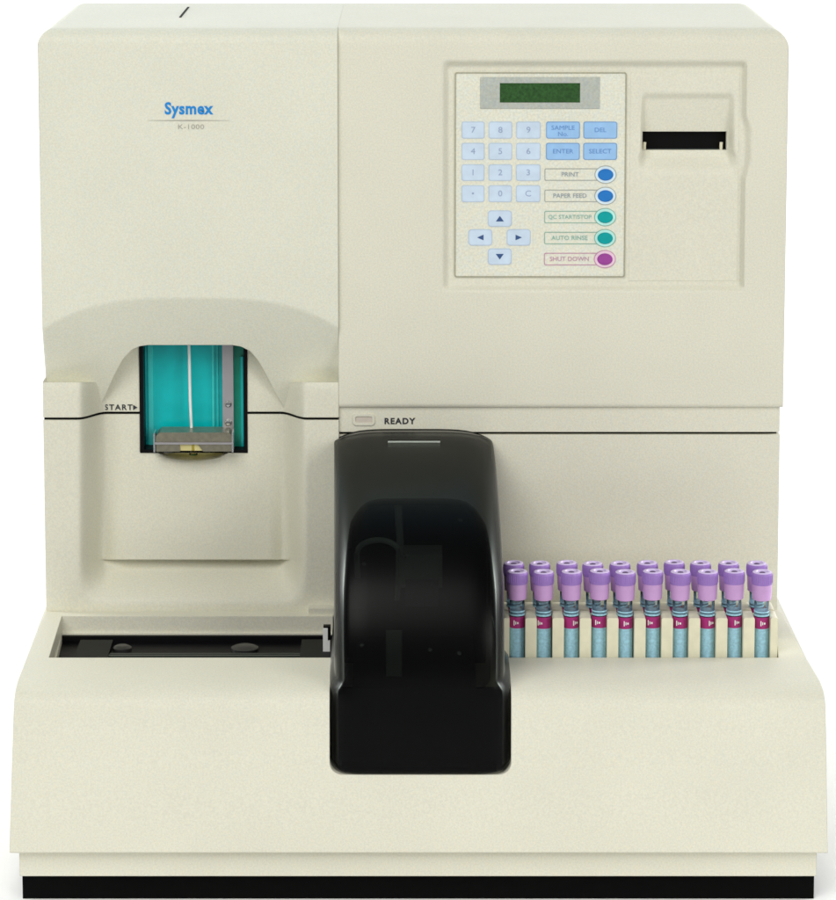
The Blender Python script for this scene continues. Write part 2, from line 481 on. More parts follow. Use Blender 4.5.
# --- right module: upper front panel with the console recess
YR = 0.0
def notch_r(py): return 746+6.0*ramp(112, 134, py)*(1-ramp(158, 182, py))
def console_depth(px, py):
    l = ramp(441.5, 449.5, px); xr = notch_r(py); wr = 5+4*ramp(112, 134, py)*(1-ramp(160, 182, py))
    r = 1-ramp(xr-wr, xr, px)
    t = ramp(59.5, 67.5, py); b = 1-ramp(284, 292, py)
    return .0055*l*r*t*b
SX0, SX1, SY0, SY1 = 642.5, 727.5, 131.5, 150.
def printer_depth(px, py):
    d = 0.
    w = ramp(640, 646, px)*(1-ramp(728, 734, px))
    if 92 < py <= SY0: d = .010*ramp(92, 100, py)*.25*w+.0100*w*((py-92)/(SY0-92))**1.1*.75
    elif SY0 < py <= SY1: d = .010*w
    elif SY1 < py < 176:
        t = (py-SY1)/(176-SY1); t4 = min(1, 4*t); ww = ramp(640-3*t4, 646, px)*(1-ramp(728, 734+3.5*t4, px)); d = .010*ww*(1-sm(t))
    return d
DX0, DX1, DY0, DY1 = 629.5, 738.5, 72., 281.
cx_ = spaced([338.8, 342, 441, 450, DX0, 638, 648, 726, 736, DX1, 754, 784, 788.5], 1.5)
for q in (SX0, SX1): pass
ry_ = spaced([59, 68, DY0, 90, SY0, SY1, 182, DY1, 283, 293, 330, 404, 405.5, 407], 1.6)
ry_ = [34+0] + [] + ry_
ry_ = ry_[1:][::-1]
XR0 = XSc+.00005; XR1 = XR
def rx(px): return XR0+(XR1-XR0)*(px-338.8)/(788.5-338.8)
def rpx(px, py, y):
    # console features at their place in the picture; outer sides true verticals
    t = max(1-ramp(342, 400, px), ramp(756, 784, px))
    return at(px, py, y)[0]*(1-t)+rx(px)*t
zarc_r = arc_rows(YR, ZT, RT)
nf = len(ry_)
extra_z = [PZ(59, 0)+k*(ZT-RT-PZ(59, 0))/6 for k in range(1, 7)]
def pos_right(i, j):
    px = cx_[i]
    if j < nf:
        py = ry_[j]; y = YR+console_depth(px, py)
        if py > 405: y += .0006*(py-405)
        x = rpx(px, 200 if py > 300 or py < 60 else 200, y) if False else rx2(px, py, y)
        return (x, y, PZ(py, y))
    k = j-nf
    if k < 6: y, z = YR, extra_z[k]
    elif k < 6+len(zarc_r): y, z = zarc_r[k-6]
    else: y, z = tops[k-6-len(zarc_r)], ZT
    return side_round(rx(px) if px < 342 or px > 784 else rx2(px, 45, 0), y, z, XR1, 1, .015, ZT, YR)
def rx2(px, py, y):
    t = max(1-ramp(342, 400, px), ramp(756, 784, px))
    return PXW(px, 170, y)*(1-t)+rx(px)*t
idx0, idx1 = cx_.index(DX0), cx_.index(DX1); jd0, jd1 = ry_.index(DY1), ry_.index(DY0)
nyr = nf+6+len(zarc_r)+len(tops)
mb = MB()
vs = [pos_right(i, j) for j in range(nyr) for i in range(len(cx_))]; nx = len(cx_)
fs = [(j*nx+i, j*nx+i+1, (j+1)*nx+i+1, (j+1)*nx+i) for j in range(nyr-1) for i in range(nx-1) if not (idx0 <= i < idx1 and jd0 <= j < jd1)]
n0 = len(vs); vs += [(vs[i][0], BACK, vs[i][2]) for i in range(nx)]
fs += [(i+1, i, n0+i, n0+i+1) for i in range(nx-1)]
fs.append([j*nx for j in range(nyr)]+[n0]); fs.append([j*nx+nx-1 for j in range(nyr-1, -1, -1)]+[n0+nx-1])
fs.append([(nyr-1)*nx+i for i in range(nx)]+[n0+i for i in range(nx-1, -1, -1)])
mb.add(vs, fs, 'cream'); mb.build('front_panel', A, smooth=40)
# printer door
cd = spaced([DX0, 638, SX0, 648, 724, SX1, DX1], 1.2); rd = spaced([DY0, 91, SY0, SY1, 178, DY1], 1.2)[::-1]
a0, a1, b0, b1 = cd.index(SX0), cd.index(SX1), rd.index(SY1), rd.index(SY0)
def pos_door(i, j):
    px, py = cd[i], rd[j]; y = console_depth(px, py); y2 = y+printer_depth(px, py)
    return (rx2(px, py, y), y2, PZ(py, y2))
mb = MB(); relief(mb, len(cd), len(rd), pos_door, 'cream', .035, skip=lambda i, j: a0 <= i < a1 and b0 <= j < b1)
door = mb.build('printer_door', A, smooth=40)
mb = MB(); xa, xb = rx2(SX0, 140, .0055), rx2(SX1, 140, .0055); za, zb = PZ(SY1+1, .0155), PZ(SY0-1, .0155)
mb.box(xa-.001, xb+.001, .022, .045, za-.002, zb+.004, 'black_matte')
for px in (645.5, 722.5):
    x = rx2(px, 140, .0055); mb.tube([(x, .0185, za-.001), (x, .0185, za+.004), (x+.0002, .0185, za+.0062)], .0012, 'rack', 10)
mb.box(xa, xb, .018, .022, za-.001, za+.0011, 'slot_dark')
mb.build('paper_slot', door)

# --- keypad membrane with display and keys
YK = .0055-.0005
def KX(px): return PXW(px, 170, YK)
def KZ(py): return PZ(py, YK)
mb = MB()
mb.plate(rrect(KX(455.8), KX(624.6), KZ(276), KZ(73.5), .0012), YK-.0002, YK+.0008, 'membrane')
mb.ring(rrect(KX(454.6), KX(625.8), KZ(277.2), KZ(72.2), .0016), rrect(KX(455.8), KX(624.6), KZ(276), KZ(73.5), .0012), YK-.0006, YK+.0008, 'cream_line')
kp = mb.build('keypad', A)
YK2 = YK-.0002
mb = MB(); mb.ring([(KX(480), KZ(108.5)), (KX(599), KZ(108.5)), (KX(599), KZ(77)), (KX(480), KZ(77))],
                   [(KX(499.5), KZ(102.5)), (KX(579.5), KZ(102.5)), (KX(579.5), KZ(83)), (KX(499.5), KZ(83))], YK2-.0006, YK2+.0002, 'bezel_grey')
mb.build('display_bezel', kp)
mb = MB(); mb.plate([(KX(499.6), KZ(102.4)), (KX(579.4), KZ(102.4)), (KX(579.4), KZ(83.1)), (KX(499.6), KZ(83.1))], YK2-.0002, YK2+.0002, 'lcd')
mb.build('display_screen', kp)
def key(px0, px1, py0, py1, face, edge, txts, r=.0016, tm='ink_key', arrow=None):
    k = MB()
    o = rrect(KX(px0), KX(px1), KZ(py1), KZ(py0), r); e = .00065
    i_ = rrect(KX(px0)+e, KX(px1)-e, KZ(py1)+e, KZ(py0)-e, r-e*.6)
    k.ring(o, i_, YK2-.00035, YK2+.0002, edge); k.plate(i_, YK2-.0005, YK2+.0002, face)
    cx, cz = (KX(px0)+KX(px1))/2, (KZ(py0)+KZ(py1))/2
    for (t, sz, dz) in txts: k.text(t, sz, cx, cz+dz, YK2-.0006, tm, sx=1.1)
    if arrow:
        w = .0034; h = .0024
        d = {'u': [(-w, -h), (w, -h), (0, h)], 'd': [(-w, h), (0, -h), (w, h)], 'l': [(-w*.8, 0), (w*.8, -h), (w*.8, h)], 'r': [(-w*.8, -h), (w*.8, 0), (-w*.8, h)]}[arrow]
        k.plate([(cx+a*.85, cz+b_*.85) for a, b_ in d], YK2-.0007, YK2-.0004, 'arrow')
    return k.build('key', kp)
rows = [(121.5, 138.5), (142.8, 159.8), (164.3, 180.8), (185.2, 202)]
cols3 = [(461.5, 484.5), (488.5, 512), (516, 540.5)]
for (p0, p1), line in zip(rows, ('789', '456', '123', '\u20220C')):
    for (q0, q1), ch in zip(cols3, line):
        key(q0, q1, p0, p1, 'key_pale', 'key_edge', [(ch, .0062, 0)])
for (p0, p1), pair in zip(rows[:2], ((['SAMPLE', 'No.'], ['DEL']), (['ENTER'], ['SELECT']))):
    for (q0, q1), tx in zip(((545.8, 579.6), (583, 616.8)), pair):
        t = [(tx[0], .0046, .0016 if len(tx) > 1 else 0)] + ([(tx[1], .0046, -.003)] if len(tx) > 1 else [])
        key(q0, q1, p0, p1, 'key_blue', 'key_blue_edge', t, tm='key_blue_ink')
for (cx, cy, d) in ((500, 218.5, 'u'), (480.5, 237.3, 'l'), (519, 237.3, 'r'), (500, 256.5, 'd')):
    key(cx-12, cx+12, cy-8.2, cy+8.2, 'key_pale', 'key_edge', [], r=.0024, arrow=d)
for cy, t, bm_, hm, lm, tm in ((174.5, 'PRINT', 'btn_blue', 'halo', 'line_grey', 'text_grey'), (195.8, 'PAPER FEED', 'btn_blue', 'halo', 'line_grey', 'text_grey'),
                       (217, 'QC START/STOP', 'btn_teal', 'halo_teal', 'line_teal', 'text_teal'), (238, 'AUTO RINSE', 'btn_teal', 'halo_teal', 'line_teal', 'text_teal'),
                       (259, 'SHUT DOWN', 'btn_magenta', 'halo_pink', 'line_pink', 'text_pink')):
    k = MB(); cx, cz = KX(605.5), KZ(cy)
    o = rrect(KX(544.5), KX(600), KZ(cy+6.2), KZ(cy-6.2), .0011); e = .0006
    i_ = rrect(KX(544.5)+e, KX(600)-e, KZ(cy+6.2)+e, KZ(cy-6.2)-e, .0008)
    k.ring(o, i_, YK2-.00028, YK2+.0002, lm)
    k.plate(circ(cx, cz, .0080, .0067), YK2-.00045, YK2+.0002, lm)
    k.plate(circ(cx, cz, .0074, .0061), YK2-.0007, YK2+.0002, hm)
    k.plate(circ(cx, cz, .0056, .0043), YK2-.0011, YK2, bm_); k.plate(circ(cx, cz, .0050, .0038), YK2-.0015, YK2, bm_)
    vs_ = k.v; sz = .0046 if len(t) < 12 else .0042
    k.text(t, sz, KX(570), cz, YK2-.0003, tm, sx=1.02)
    k.build('function_button', kp)

# --- right module: status strip and lower panel
YS = .0035
XRs = PXW(779.5, 420, YS)
XRs0 = XSc+.00005
mb = MB()
pr = rrect(XRs0, XRs, PZ(432.0, YS), PZ(404, YS), .0008, 2)
mb.plate(pr, YS, BACK, 'cream'); st_ = mb.build('status_strip', A)
mb = MB(); x0, x1, z0, z1 = PXW(352.5, 419, YS), PXW(375, 419, YS), PZ(425.5, YS), PZ(413.5, YS)
mb.ring(rrect(x0, x1, z0, z1, .003), rrect(x0+.0022, x1-.0022, z0+.0022, z1-.0022, .0012), YS-.0008, YS+.001, 'cream')
mb.plate(rrect(x0+.0022, x1-.0022, z0+.0022, z1-.0022, .0012), YS-.0002, YS+.001, 'lamp_lens')
mb.build('ready_lamp', A)
mb = MB(); mb.text('READY', .0062, PXW(399.5, 420, YS), PZ(421.3, YS), YS-.0002, 'ink', bold=.00022, sx=1.02, space=1.22); mb.build('ready_marking', A)
YP = .004
mb = MB(); XP1 = PXW(778.6, 500, YP); XP0 = XSc+.00005
# opening of the sampler bay is cut in the panel: build left and right of it with a bridge on top
zt_, zb_ = PZ(434.6, YP), PZ(700, YP)
mb.box(XP0, XP1, YP, BACK, zb_, zt_, 'cream')
lp = mb.build('lower_panel', A)
mb = MB(); mb.box(XLc+.02, XR-.02, .095, BACK-.003, PZ(640, 0), ZT-.02, 'black_matte'); 
mb.box(XP0+.001, XP1-.002, YP+.004, .1, PZ(436, YP), PZ(430, YP), 'black_matte')
mb.box(PXW(46, 500)+.0015, PXW(334, 500), .032, .1, PZ(424, .03), PZ(414, .03), 'black_matte') if False else None
mb.build('inner_chassis', A)
# dark lining right behind the left seam, following the recess
for rng in ((XPL+.8, 139.9), (247.6, XPR-.8)):
    mb = MB(); q = spaced([rng[0], rng[1]], 3); vs = []
    for px in q:
        y = recess_depth(px, 419)+.0016
        x = blend_x(px, y, 419)
        za, zb2 = zrec(422.5, y), zrec(415.5, y); vs += [(x, y, za), (x, y, zb2), (x, y+.02, za), (x, y+.02, zb2)]
    fs = []
    for k in range(len(q)-1):
        a, c = 4*k, 4*k+4; fs += [(a, c, c+1, a+1), (a+2, a+3, c+3, c+2), (a+1, c+1, c+3, a+3), (a, a+2, c+2, c)]
    fs += [(0, 1, 3, 2), (4*(len(q)-1), 4*(len(q)-1)+2, 4*(len(q)-1)+3, 4*(len(q)-1)+1)]
    mb.add(vs, fs, 'black_matte'); mb.build('seam_gasket', A)

# --- base housing
YF = -.190; YB = -.194
zj, zm, zf = PZ(611.5, 0), PZ(658.5, -.115), PZ(694.5, YF)
zbot = PZ(853.5, YB)
def bx(px, py, Y): return at(px, py, Y)[0]
XBL0, XBR0 = PXW(44.3, 612, 0), PXW(779.5, 606, 0)
XBL1, XBR1 = bx(14.2, 700, YF), bx(825.2, 700, YF)
XBL2, XBR2 = bx(9.5, 850, YB), bx(827.6, 850, YB)
prof = [(BACK, zbot), (BACK, zj), (0, zj), (-.115, zm), (YF+.022, zf+.0025)]
rr = .013
for k in range(1, 9):
    a = math.radians(8+82*k/8); prof.append((YF+rr-rr*math.sin(a), zf-rr+.001+rr*math.cos(a)))
prof += [(YF-.001, zf-.03), (YF-.0025, (zf+zbot)/2), (YB, zbot+.0008), (YB+.001, zbot)]
def side_x(y, z):
    t = max(0, min(1, -y/.19)); xl = XBL0+(XBL1-XBL0)*t; xr = XBR0+(XBR1-XBR0)*t
    u = max(0, min(1, (zf-z)/(zf-zbot)))*t
    return xl+(XBL2-XBL1)*u, xr+(XBR2-XBR1)*u
mb = MB(); vs = []; inset = .004
n = len(prof); vs = []
for y, z in prof: vs.append((side_x(y, z)[0], y, z))
for y, z in prof: vs.append((side_x(y, z)[1], y, z))
fs = [list(range(n)), list(range(2*n-1, n-1, -1))]+[(i, i+n, (i+1) % n+n, (i+1) % n) for i in range(n)]
mb.add(vs, fs, 'cream'); base = mb.build('base_housing', A, smooth=30)
# left conveyor well
zw = PZ(641, -.006)          # depth of the tray
def wellbox(pts, z0, z1):
    k = len(pts); c = MB()
    c.add([(x, y, z0) for x, y in pts]+[(x, y, z1) for x, y in pts], [list(range(k))[::-1], list(range(k, 2*k))]+[(i, (i+1) % k, (i+1) % k+k, i+k) for i in range(k)], 'cream')
    return c
YW0, YW1 = -.012, -.113
lw = [(bx(49, 658, YW1), YW1), (bx(331, 658, YW1), YW1), (bx(334, 620, YW0), YW0), (bx(62, 620, YW0), YW0)]
cut(base, wellbox(lw, zj-.0125, zj+.05))
# inner deeper pocket with the black tray
lw2 = [(bx(52.5, 658, YW1), YW1+.0005), (bx(331, 658, YW1), YW1+.0005), (bx(334, 640, YW0), YW0-.002), (bx(62.5, 638, YW0), YW0-.002)]
cut(base, wellbox(lw2, zj-.06, zj-.0124))
# right well with the tubes
rw = [(bx(503, 658, YW1), YW1), (bx(778.5, 658, YW1), YW1), (PXW(773.5, 600, .0), -.001), (PXW(486, 600, 0), -.001)]
cut(base, wellbox(rw, zj-.072, zj+.05))
# notch for the sampler cover
zn = PZ(773.5, YF); nl, nr = bx(329.6, 740, YF), bx(511.2, 740, YF)
c = MB(); pts = []
r = .0085
for cxn, a0 in ((nr-r, 270), (nl+r, 180)):
    pass
out = [(nl, zj+.05), (nl, zn+r)]+[(nl+r-r*math.cos(math.radians(a)), zn+r-r*math.sin(math.radians(a))) for a in range(10, 90, 10)]+[(nl+r, zn), (nr-r, zn)]+[(nr-r+r*math.sin(math.radians(a)), zn+r-r*math.cos(math.radians(a))) for a in range(10, 90, 10)]+[(nr, zn+r), (nr, zj+.05)]
xl0, xr0 = PXW(333, 600, 0), PXW(490, 600, 0)
def mapx(x, f): return x if f == 0 else xl0+(x-nl)/(nr-nl)*(xr0-xl0)
k = len(out)
c.add([(x, -.3, z) for x, z in out]+[(x, -.150, z) for x, z in out], [list(range(k)), list(range(2*k-1, k-1, -1))]+[(i, i+k, (i+1) % k+k, (i+1) % k) for i in range(k)], 'black')
cut(base, c)
c = MB(); c.add([(x, -.151, z) for x, z in out]+[(mapx(x, 1), .003, z) for x, z in out], [list(range(k)), list(range(2*k-1, k-1, -1))]+[(i, i+k, (i+1) % k+k, (i+1) % k) for i in range(k)], 'black')
cut(base, c)
# skirt below the housing and black plinth
ZSK = PZ(875.6, YB+.010)
mb = MB(); ys = YB+.009
def sk(px, y): return bx(px, 864, y)
p = [(sk(19.5, ys), ys), (sk(816.5, ys), ys), (XBR0-.004, BACK-.004), (XBL0+.004, BACK-.004)]
kk = wellbox(p, ZSK, zbot+.001); kk.build('base_skirt', A)
mb = MB(); y_ = ys+.0015; xo = .0008
p2 = [(sk(19.8, ys)+xo, y_), (sk(816, ys)-xo, y_), (XBR0-.006, BACK-.006), (XBL0+.006, BACK-.006)]
p3 = [(p[0][0]+.0005, ys-.0008), (p[1][0]-.0005, ys-.0008), (XBR0-.005, BACK-.005), (XBL0+.005, BACK-.005)]
w = MB(); kq = 4; 
pa = [(bx(22.5, 880, ys+.006), ys+.006), (bx(814, 880, ys+.006), ys+.006), (XBR0-.01, BACK-.01), (XBL0+.01, BACK-.01)]
w = MB(); w.add([(x, y, 0.0) for x, y in pa]+[(x, y, ZSK) for x, y in pa], [[3, 2, 1, 0], [4, 5, 6, 7]]+[(i, (i+1) % 4, (i+1) % 4+4, i+4) for i in range(4)], 'rubber_black')
w.build('plinth', A)

# --- black conveyor tray in the left well
mb = MB()
ztr = zj-.0138
tx0, tx1 = lw2[0][0]+.0003, lw2[1][0]
mb.add([(lw2[0][0]+.0004, YW1+.001, ztr-.0045), (lw2[1][0], YW1+.001, ztr-.0045), (lw2[2][0], YW0-.0025, ztr-.0045), (lw2[3][0]+.0004, YW0-.0025, ztr-.0045),
        (lw2[0][0]+.0004, YW1+.001, ztr-.009), (lw2[1][0], YW1+.001, ztr-.009), (lw2[2][0], YW0-.0025, ztr-.009), (lw2[3][0]+.0004, YW0-.0025, ztr-.009)],
       [(0,1,2,3), (7,6,5,4), (0,4,5,1), (1,5,6,2), (2,6,7,3), (3,7,4,0)], 'black')
# rim strips of the tray
mb.box(lw2[3][0]+.0006, tx1, YW0-.006, YW0-.0026, ztr-.0045, ztr+.0003, 'black')
mb.box(tx0+.001, tx1, YW1+.001, YW1+.004, ztr-.0045, ztr-.0005, 'tray_grey')
mb.box(tx0+.001, tx1, YW1+.012, YW1+.0135, ztr-.0045, ztr-.0025, 'tray_grey')
mb.box(tx0+.022, tx1-.004, -.060, -.0585, ztr-.0045, ztr-.0012, 'tray_line'); mb.box(tx0+.022, tx1-.004, -.052, -.051, ztr-.0045, ztr-.0022, 'tray_line')
tray = mb.build('conveyor_tray', A)
mb = MB(); xa = bx(75, 648, -.06); mb.box(xa, xa+.024, -.075, -.024, ztr-.0045, ztr-.0005, 'tray_grey'); mb.build('pusher', tray)
mb = MB(); xa = bx(300, 648, -.06); mb.box(xa, xa+.022, -.075, -.024, ztr-.0045, ztr-.0002, 'tray_grey'); mb.build('pusher', tray)
for px, w in ((119, .007), (243, .010)):
    mb = MB(); xa = bx(px, 648, -.06); mb.lathe([(w, 0), (w, .002), (w*.6, .0035)], xa, -.036, 'roller_metal', 24, ztr-.0045, 'Z'); mb.build('roller', tray)
mb = MB(); x0 = bx(323.5, 640, -.05); 
mb.box(x0, x0+.0052, -.052, -.047, PZ(652, -.05), PZ(625.5, -.05), 'black'); 
mb.box(x0-.0003, x0+.0032, -.054, -.0522, PZ(651, -.052), PZ(628, -.052), 'white'); mb.box(x0+.0032, x0+.0048, -.054, -.0522, PZ(651, -.052), PZ(640, -.052), 'white')
mb.build('rack_latch', A)
# raised block beside the sampler at the back of the left well
mb = MB(); mb.box(PXW(309, 610), PXW(334.5, 610), -.010, .002, zj-.016, PZ(607, -.006), 'cream'); mb.build('end_block', A)

# --- sampler bay lining and mechanism
mb = MB()
yb_ = -.010
xA, xB = bx(340, 600, 0), bx(486, 600, 0)
zbt = PZ(500, -.012)
# bottom and side lining in the notch
li = .0004
mb.box(nl+.004, nr-.004, YF+.016, YF+.020, zn+.0005, PZ(696, YF), 'black_matte')
mb.box(nl+.008, nr-.010, YF+.004, YF+.016, zn+.0002, zn+.003, 'black_matte')
bay = mb.build('sampler_bay', A)
mb = MB(); mb.box(xA+.002, xB-.001, -.030, -.001, zj-.03, PZ(474, -.03), 'black_matte'); mb.box(xA+.012, xB-.01, -.16, -.030, zj-.045, zj-.010, 'black_matte')  # black boxes added so the bay shows dark through the cover
mb.build('dark_backing', bay)
def mech(px, py, Y): x, z = at(px, py, Y); return (x, Y, z)
mb = MB(); P0, P1 = mech(404, 510, -.04), mech(404, 580, -.04)
mb.tube([mech(398, 505, -.04), mech(400, 540, -.045), mech(399, 585, -.05)], .0028, 'mech_grey'); mb.build('guide_rod', bay)
mb = MB(); a = mech(400, 578, -.05); b_ = mech(442, 545, -.05); mb.box(a[0], b_[0], -.075, -.05, a[2], b_[2], 'mech_grey'); mb.box(a[0]+.004, b_[0]-.003, -.082, -.075, a[2]-.012, a[2]+.006, 'mech_dark'); mb.build('pinch_block', bay)
mb = MB(); pts = [mech(358, 590, -.05), mech(357, 560, -.05)]+[mech(378-21*math.cos(t), 553-13*math.sin(t), -.055) for t in [k*math.pi/10 for k in range(11)]]+[mech(399, 575, -.05), mech(397, 600, -.05)]
mb.tube(pts, .0021, 'hose'); mb.build('hose', bay)
mb = MB(); a = mech(352, 605, -.06); b_ = mech(366, 578, -.06); mb.box(a[0], b_[0], -.07, -.06, a[2], b_[2], 'mech_dark'); mb.build('valve', bay)
mb = MB(); a = mech(386, 690, -.12); b_ = mech(402, 630, -.12); mb.box(a[0], b_[0], -.125, -.12, a[2], b_[2], 'mech_grey'); mb.build('bracket', bay)
mb = MB(); a = mech(345, 545, -.02); b_ = mech(352, 500, -.02); mb.box(a[0], b_[0], -.03, -.02, a[2], b_[2], 'rack'); mb.build('side_bracket', bay)
for px, py, Y in ((364, 564, -.07), (344, 568, -.07), (404, 556, -.078), (362, 645, -.15), (430, 650, -.15), (459, 653, -.15), (355, 504, -.035), (460, 520, -.035)):
    mb = MB(); x, Y_, z = mech(px, py, Y); mb.lathe([(.0017, 0), (.0017, .001), (.0009, .0018)], x, Y, 'steel_bright', 14, z, 'Y'); mb.build('screw', bay)

# --- smoked sampler cover
cv = MB()
PM = .1945; y0 = YP
zc_t, zc_1, zc_b = PZ(431.6, YP), PZ(684, YF), zn+.0012
xl_b, xr_b = PXW(337.2, 470, YP), PXW(488.5, 470, YP)      # at the tower
xl_f, xr_f = bx(337, 650, YF), bx(503.5, 650, YF)             # at the front
us = [math.sin(math.radians(a)) for a in range(-90, 91, 4)]
us = [-1, -.9995, -.998, -.995, -.99, -.98, -.965, -.945, -.92, -.88, -.83]+[k/10 for k in range(-7, 8)]+[.83, .88, .92, .945, .965, .98, .99, .995, .998, .9995, 1]
ph = [math.radians(90*(1-k/34)) for k in range(34)]+[math.radians(q) for q in (2.2, 1.8, 1.4, 1, .5, 0)]
lows = [.02, .05, .1]+[k/10 for k in range(2, 9)]+[.85, .9, .95, .98, 1]
pw_ = 5.5
def cover_pt(u, k):
    kk_ = min(1, k/24.); pw_ = 3.6+12*kk_*kk_; s = max(0., 1-abs(u)**pw_)**(1/pw_)
    drop = .0075*abs(u)**5
    if k < len(ph):
        f = ph[k]; zt2 = zc_t-drop; z = zc_1+(zt2-zc_1)*math.sin(f)**.93; p = PM*math.cos(f)**.95
    else:
        t = lows[k-len(ph)]; zb2 = zc_b+.0105*abs(u)**14; z = zc_1+(zb2-zc_1)*t; p = PM
    q = p*s
    d = q/PM
    xl = xl_b+(xl_f-xl_b)*d; xr = xr_b+(xr_f-xr_b)*(d**.5)
    tt = sm((PZ(681, YF)-z)/(PZ(681, YF)-PZ(696, YF))); xl += (nl+.0004-xl)*tt; xr += (nr-.0004-xr)*tt
    return ((xl+xr)/2+(xr-xl)/2*u, y0-.0008-q, z)
nu, nk = len(us), len(ph)+len(lows)
vs = [cover_pt(u, k) for k in range(nk) for u in us]
fs = [(k*nu+i, (k+1)*nu+i, (k+1)*nu+i+1, k*nu+i+1) for k in range(nk-1) for i in range(nu-1)]
cv.add(vs, fs, 'smoke')
cover = cv.build('sampler_cover', A, smooth=60, recalc=False)
so = cover.modifiers.new('thick', 'SOLIDIFY'); so.thickness = .0022; so.offset = 1
mb = MB(); x0, x1 = at(388, 441, -.02)[0], at(440, 441, -.02)[0]
kk = 8; 
def surf_z(Y):   # height of the cover on its centre line at depth Y
    c_ = max(0, min(1, ((y0-.0008-Y)/PM)))**(1/.95); return zc_1+(zc_t-zc_1)*math.sin(math.acos(c_))**.93
mb.add([(x0, -.030, surf_z(-.030)+.0012), (x1, -.030, surf_z(-.030)+.0012), (x1, -.024, surf_z(-.024)+.0016), (x0, -.024, surf_z(-.024)+.0016),
        (x0, -.030, surf_z(-.030)-.001), (x1, -.030, surf_z(-.030)-.001), (x1, -.024, surf_z(-.024)-.001), (x0, -.024, surf_z(-.024)-.001)],
       [(0,1,2,3), (7,6,5,4), (0,4,5,1), (1,5,6,2), (2,6,7,3), (3,7,4,0)], 'black')
mb.add([(x0, -.036, surf_z(-.036)+.0008), (x1, -.036, surf_z(-.036)+.0008), (x1, -.031, surf_z(-.031)+.0028), (x0, -.031, surf_z(-.031)+.0028),
        (x0, -.036, surf_z(-.036)-.001), (x1, -.036, surf_z(-.036)-.001), (x1, -.031, surf_z(-.031)-.001), (x0, -.031, surf_z(-.031)-.001)],
       [(0,1,2,3), (7,6,5,4), (0,4,5,1), (1,5,6,2), (2,6,7,3), (3,7,4,0)], 'mech_grey')
mb.build('finger_grip', cover)

# ------------------------------------------------------------------ racks and tubes (things of their own)
zfl = zj-.072
YT1, YT2 = -.0985, -.0765
PITCHX = bx(544.0, 640, YT1)-bx(516.9, 640, YT1)
X0 = bx(516.9, 640, YT1)
zr = PZ(618, -.108)
def make_rack(name, yc, label):
    o = bpy.data.objects.new('tube_rack', None); C.objects.link(o); o.location = (X0+4.5*PITCHX, yc, zfl)
    tag(o, label, 'tube rack', 'cream sample racks in the loading well')
    mb = MB(); xa = -PITCHX*5; xb = PITCHX*5+.001; h = zr-zfl-.0; dd = .0098
    mb.box(xa, xb, -dd, dd, .0003, .006, 'rack'); mb.box(xa, xb, dd-.0015, dd, .006, h-.002, 'slot_dark' if False else 'rack')
    mb.box(xa+.0005, xb-.0005, -.006, dd-.0015, .006, .0075, 'rack')
    b1 = mb.build('rack_body', o)
    for k in range(11):
        m = MB(); cx = xa+.0+PITCHX*k; w = .0040
        pts = rrect(cx-w if k else cx, cx+w if k < 10 else xb, .006, h, .0012, 3)
        m.plate(pts, -dd, dd-.0016, 'rack'); m.build('divider', o)
    for k in range(10):
        m = MB(); cx = xa+PITCHX*(k+.5); m.box(cx-PITCHX/2+.0041, cx+PITCHX/2-.0041, dd-.0024, dd-.0016, .0076, h-.004, 'slot_dark'); m.build('slot_back', o)
    return o
make_rack('a', YT1, 'cream sample rack with ten purple capped tubes at the front of the well')
make_rack('b', YT2, 'cream sample rack of the rear row, mostly hidden behind the front tubes')
